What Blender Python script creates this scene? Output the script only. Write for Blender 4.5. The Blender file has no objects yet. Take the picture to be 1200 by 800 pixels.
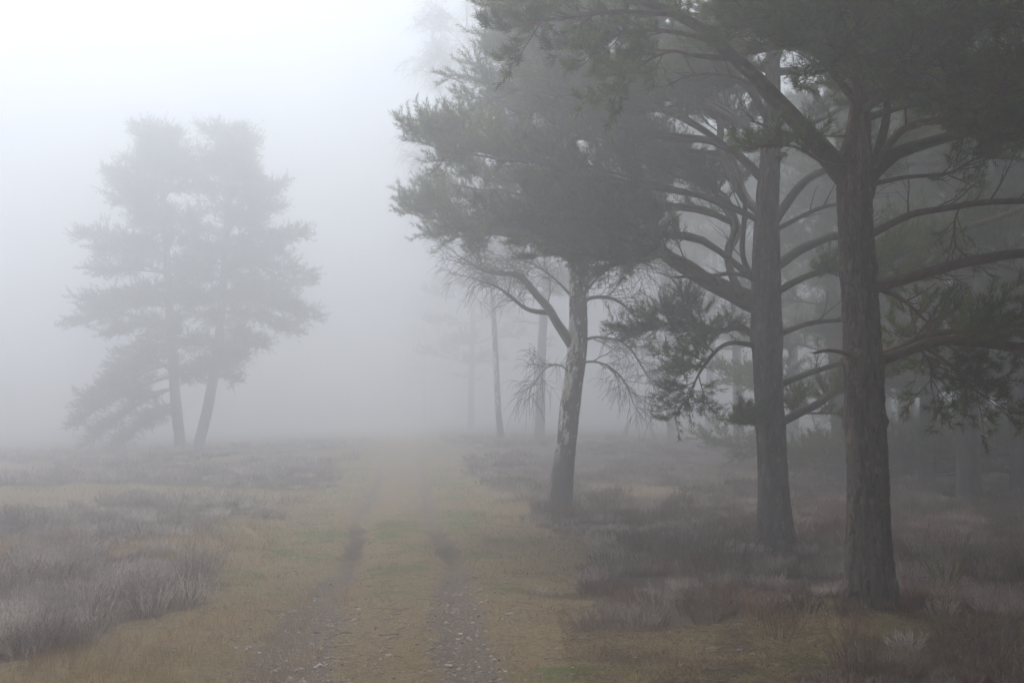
import bpy, math
import numpy as np
from mathutils import Vector

rng = np.random.default_rng(11)
U = rng.uniform
sc = bpy.context.scene
col = sc.collection

# ------------------------------------------------------------------ camera geometry
F, HOR, CAM_H = 1500.0, 495.0, 1.7
PITCH = math.atan((HOR - 400) / F)
_f = np.array([0, math.cos(PITCH), math.sin(PITCH)])
_u = np.array([0, -math.sin(PITCH), math.cos(PITCH)])
_r = np.array([1.0, 0, 0])
CAM = np.array([0, 0, CAM_H])


def P(px, py, d):
    """where a point seen at (px, py) stands when it is d metres ahead"""
    v = _r * (px - 600) / F + _u * (400 - py) / F + _f
    return CAM + v * (d / v[1])


# ------------------------------------------------------------------ noise
def _hash(ix, iy, iz, seed):
    h = (ix.astype(np.int64) * 374761393 + iy.astype(np.int64) * 668265263 + iz.astype(np.int64) * 2147483647 + seed * 1274126177) & 0xFFFFFFFF
    h = ((h ^ (h >> 13)) * 1274126177) & 0xFFFFFFFF
    h = ((h ^ (h >> 16)) * 2246822519) & 0xFFFFFFFF
    return ((h ^ (h >> 15)) & 0xFFFFFF) / float(0xFFFFFF)


def vnoise(x, y, z=None, seed=0):
    x = np.asarray(x, float); y = np.asarray(y, float)
    z = np.zeros_like(x) if z is None else np.asarray(z, float)
    xi, yi, zi = np.floor(x), np.floor(y), np.floor(z)
    fx, fy, fz = x - xi, y - yi, z - zi
    fx = fx * fx * (3 - 2 * fx); fy = fy * fy * (3 - 2 * fy); fz = fz * fz * (3 - 2 * fz)
    r = 0
    for a in (0, 1):
        for b in (0, 1):
            for c in (0, 1):
                w = (fx if a else 1 - fx) * (fy if b else 1 - fy) * (fz if c else 1 - fz)
                r = r + w * _hash(xi + a, yi + b, zi + c, seed)
    return r


def fbm(x, y, z=None, seed=0, octv=3):
    s = 0; a = .5; t = 0; k = 1.0
    for o in range(octv):
        s = s + a * vnoise(np.asarray(x) * k, np.asarray(y) * k, None if z is None else np.asarray(z) * k, seed + o * 17)
        t += a; a *= .5; k *= 2.03
    return s / t


def sstep(a, b, x):
    t = np.clip((np.asarray(x, float) - a) / (b - a), 0, 1)
    return t * t * (3 - 2 * t)


def nrm(v):
    return v / np.maximum(np.linalg.norm(v, axis=-1, keepdims=True), 1e-9)


# ------------------------------------------------------------------ mesh builder
class MB:
    def __init__(self):
        self.V, self.T, self.C, self.n = [], [], [], 0

    def add(self, v, t, c):
        v = np.asarray(v, np.float32).reshape(-1, 3)
        c = np.broadcast_to(np.asarray(c, np.float32), (len(v), 3))
        self.V.append(v); self.T.append(np.asarray(t, np.int64).reshape(-1, 3) + self.n); self.C.append(c)
        self.n += len(v)

    def build(self, name, mat, parent=None, origin=(0, 0, 0), smooth=True):
        V = np.concatenate(self.V) - np.asarray(origin, np.float32)
        T = np.concatenate(self.T).astype(np.int32); C = np.concatenate(self.C)
        me = bpy.data.meshes.new(name)
        me.vertices.add(len(V)); me.vertices.foreach_set('co', V.astype(np.float32).ravel())
        me.loops.add(len(T) * 3); me.loops.foreach_set('vertex_index', T.ravel())
        me.polygons.add(len(T)); me.polygons.foreach_set('loop_start', np.arange(0, len(T) * 3, 3, dtype=np.int32))
        me.polygons.foreach_set('use_smooth', np.full(len(T), smooth))
        at = me.color_attributes.new('Col', 'FLOAT_COLOR', 'POINT')
        at.data.foreach_set('color', np.concatenate([C, np.ones((len(C), 1), np.float32)], 1).astype(np.float32).ravel())
        me.update(calc_edges=True)
        me.materials.append(mat)
        o = bpy.data.objects.new(name, me); col.objects.link(o)
        if parent is not None:
            o.parent = parent
        return o


def spline(pts, n):
    pts = np.asarray(pts, float)
    if len(pts) == 2:
        return pts[0] + (pts[1] - pts[0]) * np.linspace(0, 1, n)[:, None]
    p = np.vstack([2 * pts[0] - pts[1], pts, 2 * pts[-1] - pts[-2]])
    m = len(pts) - 1
    s = np.linspace(0, m, n); i = np.minimum(s.astype(int), m - 1); t = (s - i)[:, None]
    a, b, c, d = p[i], p[i + 1], p[i + 2], p[i + 3]
    return .5 * (2 * b + (c - a) * t + (2 * a - 5 * b + 4 * c - d) * t ** 2 + (3 * b - a - 3 * c + d) * t ** 3)


def tubes(Pn, R, sides, cols, mb):
    """a batch of tubes: Pn (N,K,3), R (N,K), cols (N,K,3)"""
    N, K, _ = Pn.shape
    T = nrm(np.gradient(Pn, axis=1))
    avg = nrm(Pn[:, -1] - Pn[:, 0])
    ref = np.where(np.abs(avg[:, 2:3]) > .8, np.array([[1.0, 0.1, 0]]), np.array([[0.1, 0, 1.0]]))
    n1 = nrm(np.cross(T, ref[:, None, :])); n2 = np.cross(T, n1)
    th = np.arange(sides) * 2 * np.pi / sides
    ring = n1[:, :, None, :] * np.cos(th)[None, None, :, None] + n2[:, :, None, :] * np.sin(th)[None, None, :, None]
    V = Pn[:, :, None, :] + ring * R[:, :, None, None]
    base = (np.arange(N) * K * sides)[:, None, None] + (np.arange(K - 1) * sides)[None, :, None]
    j = np.arange(sides)[None, None, :]; j2 = (j + 1) % sides
    a, b, c, d = base + j, base + j2, base + sides + j2, base + sides + j
    tri = np.stack([a, b, c, a, c, d], -1).reshape(-1, 3)
    C = np.repeat(cols[:, :, None, :], sides, 2)
    mb.add(V.reshape(-1, 3), tri, C.reshape(-1, 3))


# ------------------------------------------------------------------ materials
def new_mat(name):
    m = bpy.data.materials.new(name); m.use_nodes = True
    nt = m.node_tree; bs = nt.nodes['Principled BSDF']
    return m, nt, bs


def attr_mat(name, rough, nscale, lo, hi, bump=0.0, bscale=40, stretch=(1, 1, 1), spec=.3, trans=0):
    m, nt, bs = new_mat(name)
    N, L = nt.nodes, nt.links
    at = N.new('ShaderNodeAttribute'); at.attribute_name = 'Col'
    tc = N.new('ShaderNodeTexCoord'); mp = N.new('ShaderNodeMapping'); mp.inputs['Scale'].default_value = stretch
    L.new(tc.outputs['Object'], mp.inputs[0])
    nz = N.new('ShaderNodeTexNoise'); nz.inputs['Scale'].default_value = nscale; nz.inputs['Detail'].default_value = 5
    L.new(mp.outputs[0], nz.inputs['Vector'])
    mr = N.new('ShaderNodeMapRange'); mr.inputs[1].default_value = .3; mr.inputs[2].default_value = .7
    mr.inputs[3].default_value = lo; mr.inputs[4].default_value = hi
    L.new(nz.outputs[0], mr.inputs[0])
    mx = N.new('ShaderNodeMix'); mx.data_type = 'RGBA'; mx.blend_type = 'MULTIPLY'; mx.inputs[0].default_value = 1
    L.new(at.outputs['Color'], mx.inputs[6]); L.new(mr.outputs[0], mx.inputs[7])
    L.new(mx.outputs[2], bs.inputs['Base Color'])
    bs.inputs['Roughness'].default_value = rough
    bs.inputs['Specular IOR Level'].default_value = spec
    if bump:
        n2 = N.new('ShaderNodeTexNoise'); n2.inputs['Scale'].default_value = bscale; n2.inputs['Detail'].default_value = 6
        L.new(mp.outputs[0], n2.inputs['Vector'])
        bp = N.new('ShaderNodeBump'); bp.inputs['Strength'].default_value = bump; bp.inputs['Distance'].default_value = .02
        L.new(n2.outputs[0], bp.inputs['Height']); L.new(bp.outputs[0], bs.inputs['Normal'])
    return m


M_bark = attr_mat('pine bark', .9, 9, .6, 1.35, .9, 28, (1, 1, .3), .2)
M_limb = attr_mat('pine limb bark', .85, 14, .65, 1.3, .6, 45, (1, 1, 1), .25)
M_birch = attr_mat('birch bark', .8, 10, .75, 1.25, .5, 35, (1, 1, .6), .25)
M_twig = attr_mat('bare twigs', .85, 6, .7, 1.3, 0, 30, (1, 1, 1), .2)
M_needle = attr_mat('pine needles', .6, 2.2, .7, 1.3, 0, 30, (1, 1, 1), .3)
M_heather = attr_mat('heather stems', .9, 1.3, .75, 1.25, 0, 30, (1, 1, 1), .1)
M_grass = attr_mat('dry grass', .85, 1.0, .75, 1.25, 0, 30, (1, 1, 1), .15)
M_stone = attr_mat('stone', .9, 12, .7, 1.3, .4, 60, (1, 1, 1), .2)



def add_translucent(m, k):
    nt = m.node_tree; N, L = nt.nodes, nt.links
    bs = N['Principled BSDF']; out = N['Material Output']
    tr = N.new('ShaderNodeBsdfTranslucent'); mx = N.new('ShaderNodeMixShader'); mx.inputs[0].default_value = k
    L.new(bs.inputs['Base Color'].links[0].from_socket, tr.inputs['Color'])
    L.new(bs.outputs[0], mx.inputs[1]); L.new(tr.outputs[0], mx.inputs[2]); L.new(mx.outputs[0], out.inputs['Surface'])


for _m in (M_needle, M_heather, M_grass):
    add_translucent(_m, .35)

# ------------------------------------------------------------------ terrain
PINE1 = P(1020, 712, 11.1)


def path_u(x, y):
    return x + .15 + .083 * y + .06 * np.sin(np.asarray(y) * .33)


def height(x, y):
    x = np.asarray(x, float); y = np.asarray(y, float)
    u = path_u(x, y)
    z = .75 * sstep(24, 62, y) * sstep(-45, 4, x) + (.008 * np.maximum(y - 48, 0) + .06 * sstep(30, 50, y)) - .25 * sstep(30, 58, y) * sstep(0, -26, x)
    off = sstep(.9, 2.6, np.abs(u)) * .85 + .15
    z = z + (fbm(x / 3.2, y / 3.2, seed=3) - .5) * .30 * off + (fbm(x / .55, y / .55, seed=5) - .5) * .07 * (.5 + .5 * off)
    wob = (vnoise(x * 0 + y / 2.2, x * 0, seed=9) - .5) * .2
    rut = np.exp(-((u - .62 - wob) / .2) ** 2) + np.exp(-((u + .62 - wob) / .2) ** 2)
    z = z - rut * (.075 + .05 * np.exp(-((y - 18.5) / 3.0) ** 2)) * sstep(60, 40, y)
    z = z + .09 * np.exp(-((x - PINE1[0]) ** 2 / 1.6 + (y - PINE1[1]) ** 2 / .9))
    return z


def hz(x, y):
    return float(height(np.array([x]), np.array([y]))[0])


def heather_mask(x, y):
    """0..1, how much heather grows at (x, y)"""
    n = (fbm(x / 1.1, y / 1.1, seed=21) - .5) + (fbm(x / .3, y / .3, seed=23) - .5) * .6
    n2 = (fbm(x / 3.5, y / 5.0, seed=22) - .5)
    u = path_u(x, y) + n * 1.1
    bl = np.interp(y, [5, 7, 8.8, 9.8, 10.6, 13, 15, 17, 24, 45, 80], [-3.3, -3.1, -2.75, -2.3, -2.0, -1.75, -2.0, -2.6, -1.9, -1.6, -1.6])
    left = sstep(0, .25, bl - u)
    band = np.exp(-((y + n * 2 + .12 * x - 16.2) / 1.25) ** 2)         # the strip of rusty grass behind the tall clump
    left = left * (1 - .95 * band) * np.where(y > 15, sstep(-.13, .06, n2), 1)
    br = np.interp(y, [4, 8.0, 10.2, 11.2, 13, 15, 17.6, 21, 24, 30, 36, 60], [2.3, 2.3, 2.4, 1.8, 1.55, 1.9, 2.5, 2.7, 2.4, 2.1, 1.8, 1.8])
    right = sstep(0, .25, u - br)
    lo = 7.2 + 1.45 * sstep(2.3, 3.0, u)
    bare = sstep(lo, lo + .45, y + n * .8) * sstep(10.9, 10.3, y + n * .9) * sstep(1.0, 1.5, u + .0)
    right = right * (1 - .97 * bare)
    right = right * np.where(y > 17, sstep(-.22, -.06, n2), 1)
    pine = 1 - np.exp(-((x - PINE1[0]) ** 2 + (y - PINE1[1]) ** 2) / .35)
    return np.clip(left + right, 0, 1) * pine


def bare_mask(x, y):
    n = fbm(x / 1.1, y / 1.1, seed=21) - .5
    return sstep(6.8, 7.4, y + n * .8) * sstep(11.9, 11.2, y + n * .9) * sstep(.9, 2.0, path_u(x, y) + n * .9 + (fbm(x / .2, y / .2, seed=76) - .5) * .9)


def green_mask(x, y):
    u = path_u(x, y)
    g = sstep(.44, .72, fbm(x / 1.1, y / 1.1, seed=31)) * (.35 + 1.1 * sstep(.35, .65, fbm(x / .22, y / .22, seed=34)))
    verge = np.exp(-((np.abs(u) - 1.25) / .45) ** 2) * sstep(12, 16, y) * .8 + np.exp(-(u / .35) ** 2) * np.exp(-((y - 19) / 5) ** 2) * .7
    lit = sstep(8.4, 9.0, y) * sstep(10.6, 10, y) * sstep(.9, 1.4, u) * .55
    return np.clip(g * (.3 + verge * .8 + lit) + verge * .3 * fbm(x / .6, y / .6, seed=33), 0, .85)


def rut_mask(x, y):
    u = path_u(x, y)
    wob = (vnoise(np.zeros_like(x) + y / 2.2, np.zeros_like(x), seed=9) - .5) * .2
    n = (fbm(x / .35, y / .5, seed=41) - .5) * .5
    wl = np.interp(y, [4, 8, 10.5, 12.5, 15, 22, 40], [.40, .38, .33, .24, .18, .18, .18])
    wr = np.interp(y, [4, 8, 10.5, 12.5, 15, 22, 40], [.30, .28, .26, .23, .21, .19, .17])
    a = np.exp(-((u + .66 - wob + n * .35) / wl) ** 4); b = np.exp(-((u - .62 - wob + n * .35) / wr) ** 4)
    fade = sstep(60, 34, y)
    brk = np.where(y < 15, .95 + .45 * fbm(x / .8, y / 1.1, seed=42), 1)
    return np.clip((a + b) * (.8 + n) * brk, 0, 1) * fade


def build_ground():
    ys = np.concatenate([np.arange(-45, 4, 1.5), np.arange(4, 18, .06), np.arange(18, 40, .14), np.arange(40, 80, .5), np.arange(80, 232, 4)])
    xh = np.concatenate([np.arange(0, 7, .07), np.arange(7, 28, .35), np.arange(28, 181, 4)])
    xs = np.concatenate([-xh[:0:-1], xh])
    X, Y = np.meshgrid(xs, ys)
    Z = height(X.ravel(), Y.ravel())
    x, y = X.ravel(), Y.ravel()
    V = np.stack([x, y, Z], 1)
    nx, ny = len(xs), len(ys)
    i = (np.arange(ny - 1)[:, None] * nx + np.arange(nx - 1)[None]).ravel()
    T = np.stack([i, i + 1, i + nx + 1, i, i + nx + 1, i + nx], 1).reshape(-1, 3)
    rm, hm = rut_mask(x, y), heather_mask(x, y)
    dark_rut = np.clip(rm * 1.5, 0, 1) * sstep(13.6, 17.8, y + (fbm(x / .2, y / .8, seed=74) - .5) * 3) * sstep(27, 20, y + (fbm(x / .2, y / .8, seed=75) - .5) * 4) * (.45 + .4 * fbm(x / .25, y / .6, seed=73))      # darker stretch of the ruts, mottled by noise
    litter = bare_mask(x, y) * np.clip(.1 + 1.3 * (fbm(x / .35, y / .35, seed=72) - .2), 0, .8)
    C = np.stack([rm * (1 - dark_rut), np.clip(np.maximum(np.maximum(hm, litter), dark_rut), 0, 1), green_mask(x, y)], 1)
    m, nt, bs = new_mat('heath ground')
    N, L = nt.nodes, nt.links
    at = N.new('ShaderNodeAttribute'); at.attribute_name = 'Col'
    sp = N.new('ShaderNodeSeparateColor'); L.new(at.outputs['Color'], sp.inputs[0])
    geo = N.new('ShaderNodeNewGeometry')

    def noise(scale, detail=5, rough=.6):
        n = N.new('ShaderNodeTexNoise'); n.inputs['Scale'].default_value = scale
        n.inputs['Detail'].default_value = detail; n.inputs['Roughness'].default_value = rough
        L.new(geo.outputs['Position'], n.inputs['Vector']); return n.outputs[0]

    def ramp(fac, stops):
        r = N.new('ShaderNodeValToRGB'); L.new(fac, r.inputs[0])
        e = r.color_ramp.elements
        while len(e) < len(stops): e.new(.5)
        for k, (p, c) in enumerate(stops):
            e[k].position = p; e[k].color = (*c, 1)
        return r.outputs[0]

    def mix(f, a, b):
        q = N.new('ShaderNodeMix'); q.data_type = 'RGBA'; L.new(f, q.inputs[0]); L.new(a, q.inputs[6]); L.new(b, q.inputs[7]); return q.outputs[2]

    def thresh(mask, nz, lo, hi, k=.5):
        a = N.new('ShaderNodeMath'); a.operation = 'MULTIPLY_ADD'; L.new(nz, a.inputs[0]); a.inputs[1].default_value = k; a.inputs[2].default_value = -k / 2
        b = N.new('ShaderNodeMath'); b.operation = 'ADD'; L.new(mask, b.inputs[0]); L.new(a.outputs[0], b.inputs[1])
        r = N.new('ShaderNodeMapRange'); r.interpolation_type = 'SMOOTHSTEP'; L.new(b.outputs[0], r.inputs[0]); r.inputs[1].default_value = lo; r.inputs[2].default_value = hi
        return r.outputs[0]
    straw = ramp(noise(18, 8, .75), [(.30, (.07, .048, .022)), (.45, (.175, .128, .066)), (.6, (.275, .21, .115)), (.75, (.10, .085, .036))])
    green = ramp(noise(15, 7, .7), [(.3, (.05, .055, .016)), (.55, (.13, .145, .045)), (.75, (.21, .20, .08))])
    soil = ramp(noise(22, 9, .78), [(.28, (.045, .038, .031)), (.45, (.13, .097, .071)), (.6, (.20, .152, .115)), (.78, (.29, .24, .19))])
    dark = ramp(noise(19, 8, .75), [(.3, (.03, .021, .016)), (.5, (.085, .058, .04)), (.65, (.15, .105, .066)), (.8, (.10, .085, .04))])
    c = mix(thresh(sp.outputs[2], noise(9), .25, .75, .9), straw, green)
    c = mix(thresh(sp.outputs[0], noise(11), .3, .75, .8), c, soil)
    c = mix(thresh(sp.outputs[1], noise(6), .3, .7, .5), c, dark)
    L.new(c, bs.inputs['Base Color'])
    bs.inputs['Roughness'].default_value = .95; bs.inputs['Specular IOR Level'].default_value = .15
    bp = N.new('ShaderNodeBump'); bp.inputs['Strength'].default_value = 1.0; bp.inputs['Distance'].default_value = .06
    L.new(noise(30, 9, .75), bp.inputs['Height']); L.new(bp.outputs[0], bs.inputs['Normal'])
    mb = MB(); mb.add(V, T, C)
    g = mb.build('ground', m)
    g['kind'] = 'structure'


# ------------------------------------------------------------------ ground cover
def scatter(bands):
    xs, ys, sc_ = [], [], []
    for y0, y1, dens, s in bands:
        hw0 = .5 * y1 + 2.5
        n = int(dens * (y1 - y0) * 2 * hw0)
        xs.append(U(-hw0, hw0, n)); ys.append(U(y0, y1, n)); sc_.append(np.full(n, s))
    return np.concatenate(xs), np.concatenate(ys), np.concatenate(sc_)


def tri_blades(mb, base, d, length, width, cb, ct):
    """one thin leaf-shaped triangle per blade"""
    n = len(base)
    side = nrm(np.cross(d, nrm(U(-1, 1, (n, 3))))) * (width * .5)[:, None]
    V = np.stack([base - side, base + side, base + d * length[:, None]], 1)
    C = np.stack([cb, cb, ct], 1)
    mb.add(V.reshape(-1, 3), np.arange(n * 3).reshape(-1, 3), C.reshape(-1, 3))


def build_heather():
    mb = MB()
    x, y, s = scatter([(6.2, 12, 13, 1), (12, 17, 11, 1.05), (17, 26, 6.5, 1.35), (26, 40, 2.6, 1.9), (40, 64, .9, 2.8)])
    k = U(0, 1, len(x)) < heather_mask(x, y) * (.92 + .08 * U(0, 1, len(x)))
    x, y, s = x[k], y[k], s[k]
    rad = U(.12, .22, len(x)) * np.minimum(s, 1.9)
    tall = fbm(x / 1.3, y / 1.3, seed=51)
    hgt = (.07 + .31 * sstep(.25, .75, tall)) * (.55 + .8 * fbm(x / .35, y / .35, seed=53)) * U(.8, 1.25, len(x)) * np.where(y > 17, .85, 1)
    hgt = np.where((x > 0) & (y > 9), hgt * .9, hgt)
    frost = np.clip(sstep(.40, .66, fbm(x / .5, y / .5, seed=52)) * .75 - np.where(x > 0, .04, 0) + np.where((x > 1.2) & (y < 9.6), .30, 0) + np.where(x < -1.5, .42, 0) + U(-.15, .15, len(x)), 0, 1)
    ns = 34
    n = len(x) * ns
    idx = np.repeat(np.arange(len(x)), ns)
    a = U(0, 2 * np.pi, n); q = np.sqrt(U(0, 1, n))
    bx = x[idx] + np.cos(a) * q * rad[idx] * .75; by = y[idx] + np.sin(a) * q * rad[idx] * .75
    bz = height(bx, by) - .01
    base = np.stack([bx, by, bz], 1)
    lean = q * .5 + .05
    d = nrm(np.stack([np.cos(a) * lean + U(-.15, .15, n), np.sin(a) * lean + U(-.15, .15, n), np.ones(n)], 1))
    ln = hgt[idx] * U(.65, 1.15, n) * (1.05 - .25 * q)
    lod = s[idx]
    fr = np.clip(frost[idx] + U(-.2, .2, n), 0, 1)[:, None]
    brown = np.array([.085, .055, .045]); rust = np.array([.21, .105, .055]); lil = np.array([.20, .138, .105]); grey = np.array([.58, .515, .475])
    rr = U(0, 1, (n, 1)); rr = np.clip(rr * .95 + .05 + (fbm(bx / .9, by / .9, seed=55)[:, None] - .45) * 1.6, 0, 1); rr = np.where((bx > 0)[:, None], rr, rr * .8)
    c0 = (brown * (1 - .4 * fr) + grey * .22 * fr) * U(.7, 1.2, (n, 1))
    dk = (.15 + 1.7 * fbm(bx / .26, by / .26, seed=54))[:, None]
    c1 = ((rust * rr + lil * (1 - rr)) * (1 - fr) + grey * fr) * dk
    tri_blades(mb, base, d, ln, .006 * lod, c0, c1)
    for j in range(7):
        t = .36 + .62 * (j + U(0, 1, n)) / 7
        b = base + d * (ln * t)[:, None]
        dd = nrm(d + nrm(U(-1, 1, (n, 3))) * .75 + np.array([0, 0, .25]))
        cc = c1 * U(.75, 1.2, (n, 1))
        tri_blades(mb, b, dd, U(.035, .075, n) * np.sqrt(lod), .0075 * lod, c0 * .6 + cc * .4, cc)
    o = mb.build('heather', M_heather, smooth=False)
    o['kind'] = 'stuff'; o['label'] = 'brown and frosty grey winter heather covering the heath beside the track'; o['category'] = 'heather'


def build_grass():
    mb = MB()
    x, y, s = scatter([(6.2, 10, 1500, 1), (10, 15, 850, 1.2), (15, 24, 330, 1.7), (24, 40, 80, 2.8)])
    dens = (1 - .93 * heather_mask(x, y)) * (1 - .97 * rut_mask(x, y))
    u = path_u(x, y)
    dens *= np.where(np.abs(u) < .5, .7, 1)
    dens *= np.where((u > 1.0) & (y > 8.3) & (y < 10.9), .4, 1)
    clump = fbm(x / .28, y / .28, seed=61)
    dens *= .25 + 1.2 * sstep(.35, .65, clump)
    k = U(0, 1, len(x)) < dens
    x, y, s, u, clump = x[k], y[k], s[k], u[k], clump[k]
    n = len(x)
    base = np.stack([x, y, height(x, y) - .005], 1)
    g = np.clip(green_mask(x, y) + U(-.25, .25, n), 0, 1)
    wild = sstep(1.1, 1.9, np.abs(u)) * np.where(u < 0, 1, .45)
    ln = (U(.025, .06, n) + wild * U(.03, .12, n) * sstep(.4, .7, clump)) * np.where(np.abs(u) < .9, .75, 1) * np.where(s > 1.5, 1.3, 1)
    d = nrm(np.stack([U(-1, 1, n), U(-1, 1, n), U(.25, 1.3, n) + wild * .6], 1))
    straw = np.array([.37, .275, .145]); rust = np.array([.34, .19, .095]); olive = np.array([.19, .205, .055])
    r = np.clip(sstep(.5, .7, fbm(x / 1.5, y / 1.5, seed=63)) + np.exp(-((y + .12 * x - 16.2) / 1.3) ** 2) * (x < -3), 0, 1)[:, None] * U(.4, 1, (n, 1))
    c = (straw * (1 - r) + rust * r) * (1 - g[:, None]) + olive * g[:, None]
    c = c * U(.45, 1.25, (n, 1)) * (.4 + 1.2 * fbm(x / .2, y / .2, seed=64))[:, None]
    tri_blades(mb, base, d, ln, .0042 * s, c * .92, c)
    # loose bunches of tall bleached grass
    cx = np.concatenate([U(-3.2, -1.5, 90), [1.95, 2.15, 2.35, 2.05, 1.2, 1.6, .9, 4.3], U(-7, -3.6, 70)])
    cy = np.concatenate([U(7.4, 14, 90), [10.5, 10.7, 10.55, 10.9, 9.3, 8.9, 9.1, 12.5], U(15.2, 17.8, 70)])
    m = 26
    idx = np.repeat(np.arange(len(cx)), m); n = len(idx)
    bx = cx[idx] + rng.normal(0, .10, n); by = cy[idx] + rng.normal(0, .10, n)
    base = np.stack([bx, by, height(bx, by) - .005], 1)
    d = nrm(np.stack([U(-.5, .5, n), U(-.5, .5, n), np.ones(n)], 1))
    c = np.where(U(0, 1, (n, 1)) < .8, straw * 1.15, rust) * U(.7, 1.15, (n, 1))
    tri_blades(mb, base, d, U(.07, .2, n), np.full(n, .004) * np.where(by > 14, 1.4, 1), c * .92, c)
    # dead needle litter and low moss on the bare patch and the mound under the near pine
    n = 60000
    x = U(.4, 6, n); y = U(7.6, 11.9, n)
    k = (path_u(x, y) > .95) & (heather_mask(x, y) < .6); x, y = x[k], y[k]; n = len(x)
    base = np.stack([x, y, height(x, y) - .002], 1)
    d = nrm(np.stack([U(-1, 1, n), U(-1, 1, n), U(.0, .7, n)], 1))
    ms = (sstep(.52, .62, fbm(x / .5, y / .5, seed=71)) * U(.3, 1, n))[:, None]
    c = (np.where(U(0, 1, (n, 1)) < .5, np.array([.15, .09, .055]), np.array([.24, .18, .11])) * (1 - ms) + np.array([.17, .17, .045]) * ms) * U(.6, 1.3, (n, 1))
    tri_blades(mb, base, d, U(.02, .06, n), np.full(n, .006), c, c)
    o = mb.build('grass', M_grass, smooth=False)
    o['kind'] = 'stuff'; o['label'] = 'short straw coloured and olive winter grass along the wheel ruts and verges'; o['category'] = 'grass'


def build_fallen_twigs():
    mb = MB()
    n = 900
    x = np.concatenate([U(.5, 6, 600), U(-3, 3, 300)]); y = np.concatenate([U(7.4, 12.5, 600), U(7.2, 15, 300)])
    k = (heather_mask(x, y) < .5) & (rut_mask(x, y) < .4); x, y = x[k], y[k]; n = len(x)
    a = U(0, 6.28, n); L = U(.05, .28, n)
    q = np.linspace(-.5, .5, 4)[None]
    X = x[:, None] + np.cos(a)[:, None] * q * L[:, None] + U(-.012, .012, (n, 4)); Y = y[:, None] + np.sin(a)[:, None] * q * L[:, None] + U(-.012, .012, (n, 4))
    Z = height(X.ravel(), Y.ravel()).reshape(n, 4) + .006 + U(0, .012, (n, 4))
    r = U(.0015, .005, n)[:, None] * np.array([1, .9, .8, .5])[None]
    tubes(np.stack([X, Y, Z], -1), r, 4, np.broadcast_to((np.array([.12, .095, .08]) * U(.6, 2.0, (n, 1)))[:, None], (n, 4, 3)), mb)
    o = mb.build('fallen_twigs', M_twig)
    o['kind'] = 'stuff'; o['label'] = 'small broken twigs strewn over the needle litter and verges'; o['category'] = 'twigs'


def build_gravel():
    mb = MB()
    t = (1 + 5 ** .5) / 2
    iv = nrm(np.array([(-1, t, 0), (1, t, 0), (-1, -t, 0), (1, -t, 0), (0, -1, t), (0, 1, t), (0, -1, -t), (0, 1, -t), (t, 0, -1), (t, 0, 1), (-t, 0, -1), (-t, 0, 1)], float))
    it = np.array([(0, 11, 5), (0, 5, 1), (0, 1, 7), (0, 7, 10), (0, 10, 11), (1, 5, 9), (5, 11, 4), (11, 10, 2), (10, 7, 6), (7, 1, 8), (3, 9, 4), (3, 4, 2), (3, 2, 6), (3, 6, 8), (3, 8, 9), (4, 9, 5), (2, 4, 11), (6, 2, 10), (8, 6, 7), (9, 8, 1)])
    n = 17000
    y = 6.5 + 11 * U(0, 1, n) ** 1.5; x = -.15 - .083 * y + U(-1.3, 1.3, n)
    k = U(0, 1, n) < np.clip(rut_mask(x, y) * .75 + .12 + .25 * sstep(.55, .7, fbm(x / .5, y / .5, seed=81)), 0, 1) * sstep(17.5, 11, y)
    x, y = x[k], y[k]
    n2 = 180
    x = np.concatenate([x, U(.3, 2.6, n2)]); y = np.concatenate([y, U(7.6, 10.6, n2)])
    n = len(x)
    r = .005 + .011 * U(0, 1, n) ** 3 + .014 * (U(0, 1, n) < .02)
    V = iv[None] * U(.7, 1.25, (n, 12, 1)) * r[:, None, None] * np.stack([U(.8, 1.5, n), U(.8, 1.4, n), U(.45, .8, n)], 1)[:, None, :]
    V = V + np.stack([x, y, height(x, y) + r * .12], 1)[:, None]
    T = it[None] + (np.arange(n) * 12)[:, None, None]
    c = np.array([.24, .22, .21]) * U(.5, 1.35, (n, 1)) * np.where(U(0, 1, (n, 1)) < .25, np.array([1.2, 1.0, .85]), 1)
    c = np.where(U(0, 1, (n, 1)) < .008, np.array([.5, .46, .42]), c)
    mb.add(V.reshape(-1, 3), T.reshape(-1, 3), np.repeat(c, 12, 0))
    o = mb.build('gravel', M_stone, smooth=False)
    o['kind'] = 'stuff'; o['label'] = 'small grey stones lying loose in the ruts of the track'; o['category'] = 'gravel'


# ------------------------------------------------------------------ trees
UPV = np.array([0, 0, 1.0])


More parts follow.
